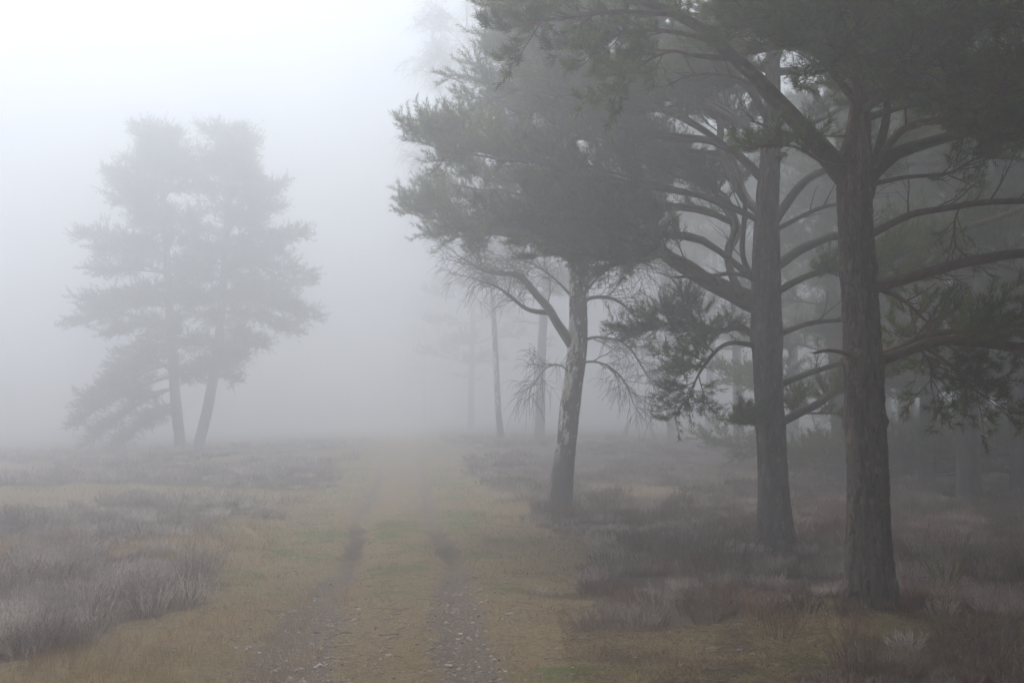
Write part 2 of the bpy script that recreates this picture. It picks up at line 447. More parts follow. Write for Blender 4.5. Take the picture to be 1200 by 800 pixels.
class Tree:
    def __init__(self, needle=dict(), more=1.0, bark=((.105, .085, .075), (.20, .105, .06))):
        self.nd = dict(n=20, length=.065, width=.0055, shoot=.07); self.nd.update(needle)
        self.bark = [np.array(b) for b in bark]
        self.tp, self.td = [], []
        self.limbs = []
        self.more = more

    def bcol(self, r, rmax=.10):
        t = np.clip(np.asarray(r)[..., None] / rmax, 0, 1)
        return self.bark[1] * (1 - t) + self.bark[0] * t

    def limb(self, pts, rad, mb=None, crook=.03, sec=10, t0=.3, slen=.8, twigs=7, tlen=.3, tufts=4, up=.3, flat=.5, sides=8, dead=False, twr=.0035, wob=.038, bare=0.0, fine=False):
        own = mb is None
        if tufts and not dead and not fine:
            twigs = int(round(twigs * self.more)); tufts = int(round(tufts * min(self.more, 1.5)))
        mb = mb or MB()
        pts = np.asarray(pts, float)
        K = max(8, 4 * len(pts))
        c = spline(pts, K)
        L = np.linalg.norm(np.diff(c, axis=0), axis=1).sum()
        amp = np.minimum(np.linspace(0, 1, K), .5)[:, None] * wob * L * .5
        ph = U(0, 100, 3)
        s = np.linspace(0, 1, K) * L
        c = c + np.stack([vnoise(s * 2.2 + p, s * 0, seed=90) - .5 for p in ph], 1) * amp * 2
        r = np.interp(np.linspace(0, 1, K), np.linspace(0, 1, len(rad)), rad)
        r = r * (1 + .12 * (vnoise(s * 5, s * 0 + ph[0], seed=91) - .5))
        tubes(c[None], r[None], sides, self.bcol(r)[None], mb)
        T = nrm(np.gradient(c, axis=0))
        if sec:
            S, SR, TW = [], [], []
            for i in range(sec + 1):
                t = t0 + (1 - t0) * (i + U(0, .9)) / (sec + .9)
                f = min(t, .999) * (K - 1); a = int(f); w = f - a
                p = c[a] * (1 - w) + c[a + 1] * w; tan = T[a]
                rl = r[a]
                h = nrm(np.cross(tan, UPV)) if abs(tan[2]) < .95 else nrm(np.array([U(-1, 1), U(-1, 1), 0]))
                v = nrm(np.cross(h, tan))
                th = (0 if i % 2 else np.pi) + U(-1, 1) * (1.4 - flat)
                perp = h * np.cos(th) + v * np.sin(th)
                ang = U(.55, 1.1) if i < sec else U(0, .3)
                d = nrm(tan * np.cos(ang) + perp * np.sin(ang) + UPV * up * U(.2, 1))
                ln = slen * U(.55, 1.2) * (1 - .4 * max(0, t - .5))
                bend = UPV * up * .7 + U(-.35, .35, 3)
                q = np.linspace(0, 1, 6)[:, None]
                sp = p + d * q * ln + bend * q ** 2 * ln * .45 + (U(-crook, crook, (6, 3)) * q * ln)
                r0 = min(rl * .6, .006 + .011 * ln)
                S.append(sp); SR.append(np.linspace(r0, max(twr, r0 * .25), 6))
                if dead and U() < .5: continue
                for k in range(twigs):
                    tt = .22 + .78 * (k + U(0, 1)) / twigs
                    b = tt * 5; bi = min(int(b), 4); bw = b - bi
                    tp = sp[bi] * (1 - bw) + sp[bi + 1] * bw
                    tg = nrm(sp[bi + 1] - sp[bi])
                    x = nrm(U(-1, 1, 3)); x = nrm(x - tg * x.dot(tg)); x[2] *= .6
                    td = nrm(tg * U(.4, 1) + x * U(.4, 1) + UPV * up * U(0, .9))
                    l2 = tlen * U(.5, 1.25)
                    qq = np.linspace(0, 1, 4)[:, None]
                    TW.append(tp + td * qq * l2 + (UPV * up * .5 + U(-.3, .3, 3)) * qq ** 2 * l2 * .5)
            S = np.array(S); SR = np.array(SR)
            tubes(S, SR, 5, self.bcol(SR), mb)
            if TW:
                TW = np.array(TW); R = np.broadcast_to(np.linspace(twr, twr * .6, 4), TW.shape[:2])
                tubes(TW, R, 3, self.bcol(R), mb)
                if tufts and not dead:
                    e = TW[:, 3] - TW[:, 2]
                    for q in np.linspace(self.nd.get('ts', .16), 1, tufts):
                        f = q * 3; a = min(int(f), 2); w = f - a
                        pp = TW[:, a] * (1 - w) + TW[:, a + 1] * w + U(-.02, .02, (len(TW), 3))
                        keep = U(0, 1, len(TW)) > bare
                        dd = nrm(nrm(TW[:, a + 1] - TW[:, a]) + UPV * .45 + U(-.5, .5, (len(TW), 3)))
                        self.tp.append(pp[keep]); self.td.append(dd[keep])
                if fine:
                    # a last order of hanging hair-thin twigs
                    n = len(TW) * fine
                    idx = np.repeat(np.arange(len(TW)), fine); tt = U(.2, 1, n)
                    f = tt * 3; a = np.minimum(f.astype(int), 2); w = (f - a)[:, None]
                    pp = TW[idx, a] * (1 - w) + TW[idx, a + 1] * w
                    dd = nrm(nrm(TW[idx, a + 1] - TW[idx, a]) + U(-.9, .9, (n, 3)))
                    l3 = tlen * U(.4, 1.0, n)
                    q = np.linspace(0, 1, 4)[None, :, None]
                    c3 = pp[:, None] + dd[:, None] * q * l3[:, None, None] + np.array([0, 0, -.55]) * q ** 2 * l3[:, None, None]
                    R = np.broadcast_to(np.linspace(twr * .8, twr * .5, 4), c3.shape[:2])
                    tubes(c3, R, 3, self.bcol(R), mb)
        if own:
            self.limbs.append(mb)
        return c

    def crown(self, mb, green=((.058, .08, .008), (.17, .20, .022))):
        p = np.concatenate(self.tp); d = np.concatenate(self.td)
        N = len(p); n = self.nd['n']
        g0, g1 = np.array(green[0]), np.array(green[1])
        big = sstep(.3, .7, fbm(p[:, 0] / .5, p[:, 1] / .5, p[:, 2] / .5, seed=95))[:, None]
        t = np.clip(big * .75 + U(-.2, .4, (N, 1)), 0, 1)
        c = (g0 * (1 - t) + g1 * t) * U(.8, 1.2, (N, 1))
        c = np.where(U(0, 1, (N, 1)) < .05, np.array([.13, .085, .04]), c)
        idx = np.repeat(np.arange(N), n); M = len(idx)
        D = d[idx]
        x = nrm(np.cross(D, nrm(U(-1, 1, (M, 3)))))
        a = U(.35, 1.05, M)[:, None]
        nd = D * np.cos(a) + x * np.sin(a)
        b = p[idx] + D * (U(-.3, 1, M) * self.nd['shoot'])[:, None]
        cc = c[idx] * U(.8, 1.2, (M, 1))
        tri_blades(mb, b, nd, U(.75, 1.2, M) * self.nd['length'], np.full(M, self.nd['width']), cc * .9, cc)


def thing(name, loc, label, cat, group=None):
    o = bpy.data.objects.new(name, None); col.objects.link(o)
    o.location = loc; o['label'] = label; o['category'] = cat
    o.empty_display_size = .3
    if group: o['group'] = group
    return o


def hero_trunk(pts, widths, nring, nth, colfn, disp, flare=.36):
    """pts: world centre line; widths: diameters"""
    c = spline(pts, nring)
    w = np.interp(np.linspace(0, 1, nring), np.linspace(0, 1, len(widths)), widths) * .5
    w = np.convolve(np.pad(w, 6, 'edge'), np.ones(13) / 13, 'valid')
    s = np.concatenate([[0], np.cumsum(np.linalg.norm(np.diff(c, axis=0), axis=1))])
    T = nrm(np.gradient(c, axis=0))
    n1 = nrm(np.cross(T, np.array([0, 1.0, 0.05]))); n2 = np.cross(T, n1)
    th = np.linspace(0, 2 * np.pi, nth, endpoint=False)
    TH, S = np.meshgrid(th, s)
    R = w[:, None] * (1 + flare * np.exp(-S / .28) * (1 + .35 * np.sin(TH * 4 + 1.3) + .25 * np.sin(TH * 7)))
    dz, ridge = disp(TH, S, R)
    R = R + dz
    V = c[:, None] + n1[:, None] * (np.cos(TH) * R)[..., None] + n2[:, None] * (np.sin(TH) * R)[..., None]
    C = colfn(TH, S, ridge)
    i = np.arange(nring - 1)[:, None] * nth; j = np.arange(nth)[None]; j2 = (j + 1) % nth
    T_ = np.stack([i + j, i + j2, i + nth + j2, i + j, i + nth + j2, i + nth + j], -1).reshape(-1, 3)
    mb = MB(); mb.add(V.reshape(-1, 3), T_, C.reshape(-1, 3))
    return mb, c, w


def pine_disp(depth, burrs=()):
    def f(TH, S, R):
        k = 1 / .036
        x, y = np.cos(TH) * .2 * k, np.sin(TH) * .2 * k
        wx = (fbm(x * .5, y * .5, S * 3, seed=101) - .5) * 1.6
        n = fbm(x + wx, y + wx, S * 6.5 + wx, seed=102, octv=2)
        m = fbm(x * 2.3, y * 2.3, S * 13, seed=103, octv=3)
        fur = np.exp(-((n - .5) / .055) ** 2)
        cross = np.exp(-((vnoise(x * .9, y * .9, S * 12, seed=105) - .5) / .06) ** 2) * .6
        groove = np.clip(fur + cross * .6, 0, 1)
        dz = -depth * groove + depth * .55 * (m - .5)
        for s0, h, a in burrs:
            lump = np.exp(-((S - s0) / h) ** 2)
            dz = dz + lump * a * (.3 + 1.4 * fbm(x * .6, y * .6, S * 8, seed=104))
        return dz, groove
    return f


def pine_col(c_lo, c_hi, z0, z1):
    c_lo, c_hi = np.array(c_lo), np.array(c_hi)

    def f(TH, S, groove):
        t = sstep(z0, z1, S)[..., None]
        x, y = np.cos(TH) * 3, np.sin(TH) * 3
        n = fbm(x, y, S * 2.5, seed=110)[..., None]
        fl = (vnoise(x * 2.5, y * 2.5, S * 16, seed=111) > .74)[..., None]
        c = (c_lo * (1 - t) + c_hi * t) * (.65 + .7 * n)
        c = c * (1 + .6 * fl)
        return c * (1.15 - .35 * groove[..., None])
    return f


def pxl(lst, d, dd=None):
    """pixel polyline -> world; each item (px, py[, extra depth])"""
    return np.array([P(q[0], q[1], d + (q[2] if len(q) > 2 else 0)) for q in lst])


def whorls(T, leader, r0, heights, n, l0, l1, rise=(.05, .35), mb=None, az0=0, **kw):
    """limbs round a leader between two fractions of its length"""
    K = len(leader); az = az0
    for i, h in enumerate(heights):
        f = h * (K - 1); a = min(int(f), K - 2); p = leader[a] + (leader[a + 1] - leader[a]) * (f - a)
        t = i / max(1, len(heights) - 1)
        for k in range(n):
            az += 2.4 + U(-.3, .3)
            L = (l0 * (1 - t) + l1 * t) * U(.75, 1.15)
            d = np.array([math.cos(az), math.sin(az), 0])
            rs = U(*rise) + .35 * t
            pts = [p, p + d * L * .35 + UPV * L * rs * .5, p + d * L * .7 + UPV * L * rs * .9, p + d * L + UPV * L * rs * U(.8, 1.15)]
            R = min(r0, .012 + .014 * L) * (1 - .3 * t)
            T.limb(pts, [R, R * .75, R * .5, .007], mb=mb, **kw)


def finish(root, T, tr, crown_green=None, limb_mat=None, twig=False, origin=None, crown=True):
    origin = root.location if origin is None else origin
    o = np.array(origin)
    tr.build('trunk', M_bark, root, o)
    for m in T.limbs:
        m.build('branch', limb_mat or M_limb, root, o)
    if crown:
        cm = MB(); T.crown(cm, crown_green) if crown_green else T.crown(cm)
        cm.build('crown', M_needle, root, o, smooth=False)


def near_pine():
    D = 11.1
    px = D / F
    tk = [(1020, 722, 62), (1019, 690, 55), (1018, 640, 51), (1017, 560, 48), (1014, 490, 47), (1012, 430, 46), (1007, 340, 43), (1003, 270, 41), (1001, 215, 42), (1003, 180, 36),
          (1008, 130, 25), (1009, 60, 20), (1006, -40, 17), (1000, -180, 13), (1003, -320, 9), (1000, -480, 3)]
    pts = pxl([t[:2] for t in tk], D)
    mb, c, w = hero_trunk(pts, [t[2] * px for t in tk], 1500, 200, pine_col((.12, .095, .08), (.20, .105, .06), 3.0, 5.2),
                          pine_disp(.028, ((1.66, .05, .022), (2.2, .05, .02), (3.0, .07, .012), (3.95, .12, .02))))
    base = (pts[0][0], pts[0][1], hz(pts[0][0], pts[0][1]))
    root = thing('pine_tree', base, 'nearest pine with thick dark furrowed trunk and long bare limbs reaching right', 'tree')
    T = Tree(dict(n=30, length=.075, width=.0055, shoot=.08, ts=.5), 1.0, bark=((.10, .075, .06), (.15, .085, .055)))
    w_ = lambda *a: [q * px * .5 for q in a]
    # the heavy limb to the upper left and its side branches
    T.limb(pxl([(1003, 222), (965, 176, -.05), (915, 121, -.15), (880, 84, -.2), (840, 48, -.3), (790, 14, -.4), (720, -14, -.5), (655, -12, -.5), (612, 8, -.5)], D),
           w_(30, 24, 20, 17, 14, 11, 8, 5, 3), sec=18, t0=.48, slen=.55, tlen=.22, twigs=8, tufts=4, sides=12)
    T.limb(pxl([(868, 70, -.2), (820, 66, -.3), (785, 60, -.1), (750, 78, 0), (722, 100, 0)], D), w_(8, 6, 5, 4, 3), sec=9, t0=.45, slen=.34, tlen=.17, twigs=6, tufts=4, up=.05)
    T.limb(pxl([(850, 55, -.3), (800, 40, -.6), (740, 38, -.7), (690, 52, -.7)], D), w_(7, 5, 4, 3), sec=9, t0=.45, slen=.34, tlen=.17, twigs=6, tufts=4, up=.05)
    T.limb(pxl([(800, 18, -.4), (730, 15, -.9), (660, 20, -1), (625, 28, -1)], D), w_(7, 5, 4, 3), sec=10, t0=.25, slen=.4, tlen=.2, twigs=8, tufts=4, up=.1)
    T.limb(pxl([(905, 112, -.15), (860, 90, .1), (810, 88, .2), (780, 100, .2)], D), w_(5, 4, 3, 2), sec=8, t0=.3, slen=.3, twigs=5, tlen=.15, dead=True)
    T.limb(pxl([(790, 10, -.4), (760, -30, -.5), (700, -50, -.4), (640, -40, -.3)], D), w_(8, 6, 4, 3), sec=12, t0=.2, slen=.5, tlen=.22, twigs=8, tufts=4)
    # right fork and bare right limbs
    T.limb(pxl([(1008, 222), (1035, 192), (1060, 177), (1110, 162), (1145, 153), (1190, 128), (1230, 110)], D), w_(20, 17, 15, 12, 9, 7, 4), sec=12, t0=.55, slen=.5, tlen=.2, twigs=6, tufts=3, sides=10)
    T.limb(pxl([(1022, 216), (1060, 208, -.1), (1110, 204, -.2), (1140, 187, -.3), (1160, 180, -.3)], D), w_(6, 5, 4, 3, 2), sec=9, t0=.35, slen=.35, tlen=.16, twigs=5, tufts=3, bare=.4, up=0)
    T.limb(pxl([(1010, 280), (1045, 262), (1075, 250), (1130, 242), (1200, 236), (1300, 226)], D), w_(11, 9, 8, 8, 7, 6), sec=9, t0=.3, slen=.4, twigs=5, tlen=.2, dead=True, sides=10, up=.5)
    T.limb(pxl([(1012, 342), (1045, 331), (1090, 317), (1140, 303), (1200, 299), (1310, 292)], D), w_(16, 14, 13, 12, 11, 9), sec=9, t0=.35, slen=.45, twigs=5, tlen=.2, dead=True, sides=10, up=.2)
    T.limb(pxl([(1012, 432), (1045, 418), (1090, 404), (1130, 401), (1200, 405), (1300, 402)], D), w_(15, 13, 12, 11, 11, 9), sec=15, t0=.35, slen=.6, tlen=.22, twigs=7, tufts=4, up=-.18, sides=10, bare=.25)
    T.limb(pxl([(1012, 424), (1045, 411, .1), (1078, 396, .3), (1120, 389, .4), (1180, 382, .5), (1260, 372, .5)], D), w_(12, 10, 9, 8, 6, 4), sec=16, t0=.3, slen=.5, tlen=.22, twigs=7, tufts=4, up=.2)
    T.limb(pxl([(1080, 405, -.1), (1110, 425, .1), (1135, 450, .2), (1160, 470, .2)], D), w_(5, 4, 3, 2), sec=10, t0=.25, slen=.4, tlen=.2, twigs=6, tufts=3, up=-.1, bare=.3)
    T.limb(pxl([(1075, 405, .1), (1090, 425, .2), (1092, 455, .2)], D), w_(5, 3, 2), sec=8, t0=.2, slen=.4, tlen=.2, twigs=6, tufts=3, up=-.05, bare=.35)
    T.limb(pxl([(1034, 340), (1060, 352), (1085, 375)], D), w_(6, 5, 3), sec=5, t0=.3, slen=.3, twigs=4, tlen=.15, dead=True)
    T.limb(pxl([(1126, 240, .1), (1118, 262, .1), (1121, 290, .1), (1145, 308, .1)], D), w_(3, 2.6, 2.2, 1.8), sec=12, t0=.15, slen=.3, twigs=5, tlen=.16, tufts=1, bare=.8, up=-.1)
    # low small spray on the left of the fork
    T.limb(pxl([(992, 196, -.1), (965, 190, -.3), (930, 172, -.5), (895, 170, -.6)], D), w_(6, 5, 4, 3), sec=8, t0=.4, slen=.26, tlen=.13, twigs=5, tufts=3, up=.05)
    T.limb(pxl([(995, 160, 0), (960, 158, -.2), (920, 155, -.3), (880, 142, -.3)], D), w_(4, 3, 3, 2), sec=6, t0=.3, slen=.25, twigs=4, tlen=.15, dead=True)
    T.limb(pxl([(1005, 418, -.14), (985, 412, -.2), (970, 410, -.2), (954, 413, -.2)], D), w_(9, 5, 4, 3), sec=2, t0=.6, slen=.08, twigs=0, dead=True)
    # upright second leader
    T.limb(pxl([(1018, 230), (1027, 190), (1036, 150), (1042, 100), (1062, 40, .2), (1075, -60, .3), (1080, -180, .3)], D), w_(14, 12, 11, 10, 8, 6, 3), sec=16, t0=.5, slen=.7, tlen=.22, twigs=8, tufts=4)
    # limbs of the crown, the lowest ones drawn to the mass in view
    for L in ([(1008, 125), (975, 85, -.6), (935, 40, -1.1), (890, 8, -1.4)], [(1008, 100), (980, 55, -.8), (930, 5, -1.4), (885, -20, -1.7)],
              [(1009, 130), (1050, 108, -.5), (1100, 105, -.9), (1145, 120, -1.0)], 
              [(1008, 120), (1000, 95, -.8), (990, 65, -1.5), (980, 50, -2.0)], [(1009, 100), (1030, 85, -.7), (1050, 70, -1.4), (1065, 60, -1.8)],
              [(1008, 70), (960, 30, .5), (900, 10, .9), (850, -10, 1.0)],
              [(1010, 140), (1060, 125, .4), (1110, 125, .8), (1160, 135, .9)],
              [(1008, 125), (1020, 110, .8), (1040, 100, 1.5), (1060, 95, 1.9)], [(1008, 40), (980, -10, -.9), (940, -30, -1.6), (900, -40, -2.0)],
              [(1008, 50), (1000, 10, -1), (1000, -10, -1.8), (1010, -15, -2.3)],
              [(1020, 200), (1060, 150, -.4), (1110, 140, -.6), (1165, 145, -.7)]):
        T.limb(pxl(L, D), w_(10, 8, 6, 3), sec=15, t0=.28, slen=.62, tlen=.24, twigs=8, tufts=4, up=.22)
    lead = c[int(.62 * len(c)):]
    whorls(T, lead, .05, np.linspace(.3, .97, 8), 3, 2.2, .8, sec=12, t0=.3, slen=.7, tlen=.25, twigs=8, tufts=3)
    # another limb reaching in at the top right
    T.limb(pxl([(1006, -60), (1060, -40, -.5), (1110, 35, -1.2), (1160, 18, -1.4), (1210, 5, -1.5), (1300, -30, -1.6)][2:], D), w_(10, 9, 9, 8), sec=14, t0=.05, slen=.4, tlen=.2, twigs=7, tufts=1, bare=.5, up=-.05) if 0 else None
    finish(root, T, mb)
    # pale scar of a lost branch on the trunk
    sb = MB()
    q = P(1006, 412, D - .165)
    th = np.linspace(0, 2 * np.pi, 20, endpoint=False)
    ring = np.stack([np.cos(th) * .022, np.full(20, -.02), np.sin(th) * .028], 1) * (1 + .15 * np.sin(th * 3))[:, None]
    back = ring * np.array([1.25, 0, 1.25]) + np.array([0, .05, 0])
    V = np.vstack([[(0, -.024, 0)], ring, back]) + q
    t = [(0, 1 + i, 1 + (i + 1) % 20) for i in range(20)]
    for i in range(20):
        a, b = 1 + i, 1 + (i + 1) % 20
        t += [(a, a + 20, b + 20), (a, b + 20, b)]
    sb.add(V, t, (.24, .14, .085))
    o = sb.build('branch_scar', M_limb, root, base)
    o['label'] = 'pale orange scar where a branch broke off'


def second_pine():
    D = 17.3; px = D / F
    tk = [(908, 648, 46), (908, 625, 40), (906, 560, 35), (903, 500, 34), (900, 440, 34), (898, 370, 36), (898, 300, 33), (899, 240, 28), (903, 180, 24), (905, 120, 20), (905, 40, 16), (900, -80, 12), (895, -220, 8), (890, -330, 3)]
    pts = pxl([t[:2] for t in tk], D)
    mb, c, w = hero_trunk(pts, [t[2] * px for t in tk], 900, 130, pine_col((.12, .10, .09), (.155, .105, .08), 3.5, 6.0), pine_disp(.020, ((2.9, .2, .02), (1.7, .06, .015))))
    base = (pts[0][0], pts[0][1], hz(pts[0][0], pts[0][1]))
    root = thing('pine_tree', base, 'second pine, just left of the nearest trunk, with wide forking limbs', 'tree')
    T = Tree(dict(n=15, length=.075, width=.008, shoot=.09), 1.45, bark=((.105, .085, .072), (.135, .09, .065)))
    w_ = lambda *a: [q * px * .5 for q in a]
    kw = dict(slen=.75, tlen=.30, twigs=8, tufts=4, twr=.005)
    dead = dict(slen=.5, tlen=.28, twigs=5, dead=True, twr=.005)
    big = [
        ([(898, 362), (850, 338, -.1), (800, 312, -.3), (750, 272, -.5), (700, 245, -.7), (640, 225, -.8)], (28, 22, 17, 13, 9, 4), 15, .45),
        ([(868, 346), (852, 300, .2), (862, 262, .4), (835, 222, .5), (790, 192, .5), (735, 172, .5)], (14, 11, 10, 8, 6, 3), 13, .5),
        ([(898, 400), (866, 384, -.2), (840, 387, -.3), (800, 379, -.5), (752, 386, -.6)], (12, 9, 7, 5, 3), 15, .35),
        ([(898, 408), (855, 402, -.2), (828, 425, -.3), (812, 455, -.3)], (7, 5, 4, 2), 8, .5),
        ([(900, 255), (870, 228, .3), (848, 180, .5), (842, 140, .6), (825, 90, .6), (785, 60, .6)], (18, 15, 13, 11, 8, 4), 14, .5),
        ([(900, 215), (850, 172, -.3), (790, 160, -.5), (735, 150, -.7), (690, 128, -.8), (640, 80, -.8), (590, 45, -.8)], (15, 13, 11, 10, 8, 5, 3), 18, .4),
        ([(898, 262), (830, 232, -.6), (740, 212, -1), (650, 195, -1.3), (570, 180, -1.4), (512, 172, -1.4)], (14, 12, 10, 8, 5, 3), 18, .35),
        ([(898, 335), (810, 280, .6), (710, 278, .9), (620, 276, 1.0), (545, 266, 1), (496, 256, 1)], (15, 12, 10, 8, 5, 3), 18, .4),
        ([(903, 170), (820, 120, .6), (730, 115, 1), (650, 125, 1.2), (568, 112, 1.2)], (13, 11, 9, 6, 3), 18, .35),
        ([(905, 105), (820, 40, -.3), (730, 28, -.5), (655, 35, -.6), (600, 50, -.6)], (11, 9, 7, 5, 3), 16, .3),
        ([(842, 140, 2.04), (780, 100, 2.6), (700, 88, 3.4), (630, 95, 4.2)], (7, 6, 4, 3), 16, .25, 1),
        ([(848, 180, 1.46), (780, 176, 2.2), (660, 160, 3.4), (570, 148, 4.4)], (8, 6, 5, 3), 17, .25, 1),
        ([(862, 262, 1.36), (800, 240, 2.2), (700, 236, 3.2), (600, 228, 4), (530, 215, 4.6)], (9, 7, 6, 4, 3), 18, .3, 1),
        ([(800, 312, .66), (750, 268, .2), (690, 255, 0), (610, 250, 0)], (8, 6, 5, 3), 15, .25, 1),
        ([(850, 338, .38), (790, 300, 0), (725, 300, .2), (665, 298, .4)], (8, 6, 5, 3), 15, .3, 1),
        ([(850, 172, .1), (790, 130, -.4), (700, 100, -.2), (640, 90, 0)], (8, 6, 5, 3), 16, .25, 1),
        ([(903, 150), (870, 100, -1), (820, 90, -1.7), (770, 100, -2.2)], (10, 8, 5, 3), 14, .3),
        # right side
        ([(900, 318), (945, 290, .2), (985, 278, .5), (1030, 300, .8), (1080, 290, 1), (1150, 262, 1.1), (1215, 236, 1.2)], (13, 11, 10, 10, 9, 8, 6), 10, .3),
        ([(905, 262), (940, 216, .1), (975, 196, .2), (1010, 186, .3), (1060, 150, .4)], (12, 10, 8, 6, 3), 12, .4),
        ([(905, 345), (950, 322, -.5), (985, 316, -.8), (1040, 318, -1.0)], (9, 7, 5, 3), 12, .35),
        ([(905, 500), (955, 474, .5), (1000, 452, .8), (1060, 430, 1.1)], (11, 10, 8, 4), 12, .12),
        ([(900, 180), (960, 140, .8), (1020, 110, 1.2), (1080, 90, 1.4)], (9, 7, 5, 3), 14, .3),
    ]
    for bi, (L, ww, n, t0, *fork) in enumerate(big):
        if 6 <= bi <= 16 and not fork:
            ww = [a * .55 + .6 for a in ww]
        elif bi in (1, 4, 5):
            ww = [a * .75 + .3 for a in ww]
        if L[-1][0] < 800 and not fork:
            L = [(q[0], q[1], (q[2] if len(q) > 2 else 0) + 2.4 * j / (len(L) - 1)) for j, q in enumerate(L)]
        T.limb(pxl(L, D), w_(*ww), sec=n, t0=t0, up=.22, **kw)
        for rep in range((1 if fork else 2) if len(L) > 3 and L[-1][0] < 800 and L[-1][1] < 320 else 0):      # lesser limbs alongside fill the crown
            o1, o2, o3 = U(-20, 20), U(-22, 22), U(-1.1, 1.1)
            g = np.linspace(0, 1, len(L))
            L2 = [(q[0] + o1 * k + 14 * k, q[1] + o2 * k, (q[2] if len(q) > 2 else 0) + o3 * k) for q, k in zip(L, g)]
            T.limb(pxl(L2, D), w_(*[a * .5 + 1 for a in ww]), sec=n, t0=t0, up=.22, **kw)
    for L, ww in (([(903, 395), (945, 380), (985, 375), (1020, 377)], (7, 6, 5, 4)), ([(905, 455), (940, 440), (985, 426), (1020, 415)], (9, 7, 6, 4)),
                  ([(890, 330), (860, 320, -.4), (820, 325, -.6), (790, 325, -.8)], (6, 5, 4, 3)), ([(898, 275), (960, 245, -.3), (1010, 235, -.5)], (6, 5, 3)), ([(893, 345), (870, 300, .3), (873, 240, .5), (865, 215, .6)], (8, 7, 6, 4))):
        T.limb(pxl(L, D), w_(*ww), sec=7, t0=.25, **dead)
    T.limb(pxl([(896, 505, -.1), (888, 500, -.3), (878, 492, -.4)], D), w_(4, 3, 2), sec=7, t0=.3, slen=.25, tlen=.16, twigs=6, tufts=4, twr=.004)
    lead = c[int(.70 * len(c)):]
    whorls(T, lead, .06, np.linspace(.1, .98, 8), 3, 3.0, .9, sec=13, t0=.3, slen=.85, tlen=.33, twigs=7, tufts=3, twr=.005)
    finish(root, T, mb)


def edge_pine():
    D = 9.3
    x = 4.95
    pts = np.array([(x, D, -.1), (x - .03, D, 1.5), (x - .1, D, 3.2), (x - .05, D, 5), (x, D + .1, 7), (x + .1, D, 9.5), (x, D, 12)])
    mb, c, w = hero_trunk(pts, [.50, .42, .38, .34, .26, .16, .03], 500, 90, pine_col((.115, .092, .08), (.15, .09, .06), 4, 7), pine_disp(.018))
    base = (x, D, hz(x, D))
    root = thing('pine_tree', base, 'pine just past the right edge whose dark limb crosses the top right corner', 'tree')
    T = Tree(dict(n=16, length=.07, width=.0065, shoot=.08), 1.1, bark=((.10, .075, .06), (.13, .085, .06)))
    T.limb([(x - .05, D, 4.25), P(1320, 0, D), P(1205, 6, D - .1), P(1150, 24, D - .15), P(1107, 33, D - .2), P(1080, 30, D - .2)], [.07, .06, .05, .04, .025, .01], sec=22, t0=.3, slen=.6, tlen=.2, twigs=7, tufts=2, bare=.75, crook=.10, up=.05, sides=10)
    T.limb([(x - .05, D, 4.5), P(1330, -60, D - .3), P(1240, -45, D - .5), P(1160, -20, D - .7), P(1120, 5, D - .7)], [.06, .05, .04, .025, .01], sec=18, t0=.3, slen=.6, tlen=.2, twigs=7, tufts=2, bare=.6, crook=.10, up=-.1, sides=8)
    T.limb([(x - .05, D, 4.0), P(1300, 110, D - .2), P(1230, 95, D - .3), P(1170, 100, D - .3)], [.05, .04, .03, .01], sec=16, t0=.3, slen=.5, tlen=.2, twigs=7, tufts=3, bare=.3, crook=.06, up=.1, sides=8)
    whorls(T, c, .07, np.linspace(.42, .97, 11), 3, 3.0, .9, sec=11, t0=.3, slen=.8, tlen=.3, twigs=7, tufts=3, twr=.005)
    finish(root, T, mb)


def shrub(px_, d, h, n, label):
    x = (px_ - 600) / F * d; z = hz(x, d)
    root = thing('young_shrub', (x, d, z), label, 'shrub', 'young shrubs in the heather')
    a = U(0, 6.28, n); le = U(.1, .55, n)
    dr = np.stack([np.cos(a) * le, np.sin(a) * le, np.ones(n)], 1)
    q = np.linspace(0, 1, 5)[None, :, None]; ln = (h * U(.5, 1.05, n))[:, None, None]
    c = np.array([0, 0, -.02]) + dr[:, None] * q * ln + np.stack([np.cos(a), np.sin(a), a * 0], 1)[:, None] * q ** 2 * ln * .15
    sm = MB(); tubes(c, np.broadcast_to(np.linspace(.005, .002, 5), (n, 5)), 4, np.broadcast_to(np.array([.10, .10, .045]), (n, 5, 3)), sm)
    sm.build('stems', M_grass, root)
    m = 40; idx = np.repeat(np.arange(n), m); t = U(.15, 1, n * m); f = t * 4; i = np.minimum(f.astype(int), 3); w = (f - i)[:, None]
    p = c[idx, i] * (1 - w) + c[idx, i + 1] * w
    dd = nrm(nrm(dr[idx]) + U(-.9, .9, (n * m, 3)))
    lm = MB(); g = np.array([.20, .21, .06]) * U(.6, 1.25, (n * m, 1))
    tri_blades(lm, p, dd, U(.03, .07, n * m), np.full(n * m, .007), g, g)
    lm.build('leaves', M_grass, root, smooth=False)


def birch_col(lo=.6):
    def f(TH, S, groove):
        x, y = np.cos(TH) * 2.2, np.sin(TH) * 2.2
        n = fbm(x * 1.3, y * 1.3, S * 3.2, seed=120)
        n2 = fbm(x * 2.4, y * 2.4, S * 14, seed=121)
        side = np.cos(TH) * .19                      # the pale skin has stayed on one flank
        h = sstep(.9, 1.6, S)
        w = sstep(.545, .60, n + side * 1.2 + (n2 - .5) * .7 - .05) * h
        brown = np.array([.12, .095, .085]) * (.7 + .6 * n2)[..., None]
        white = np.array([.75, .72, .68]) * (.8 + .3 * n2)[..., None]
        return brown * (1 - w)[..., None] + white * w[..., None]
    return f


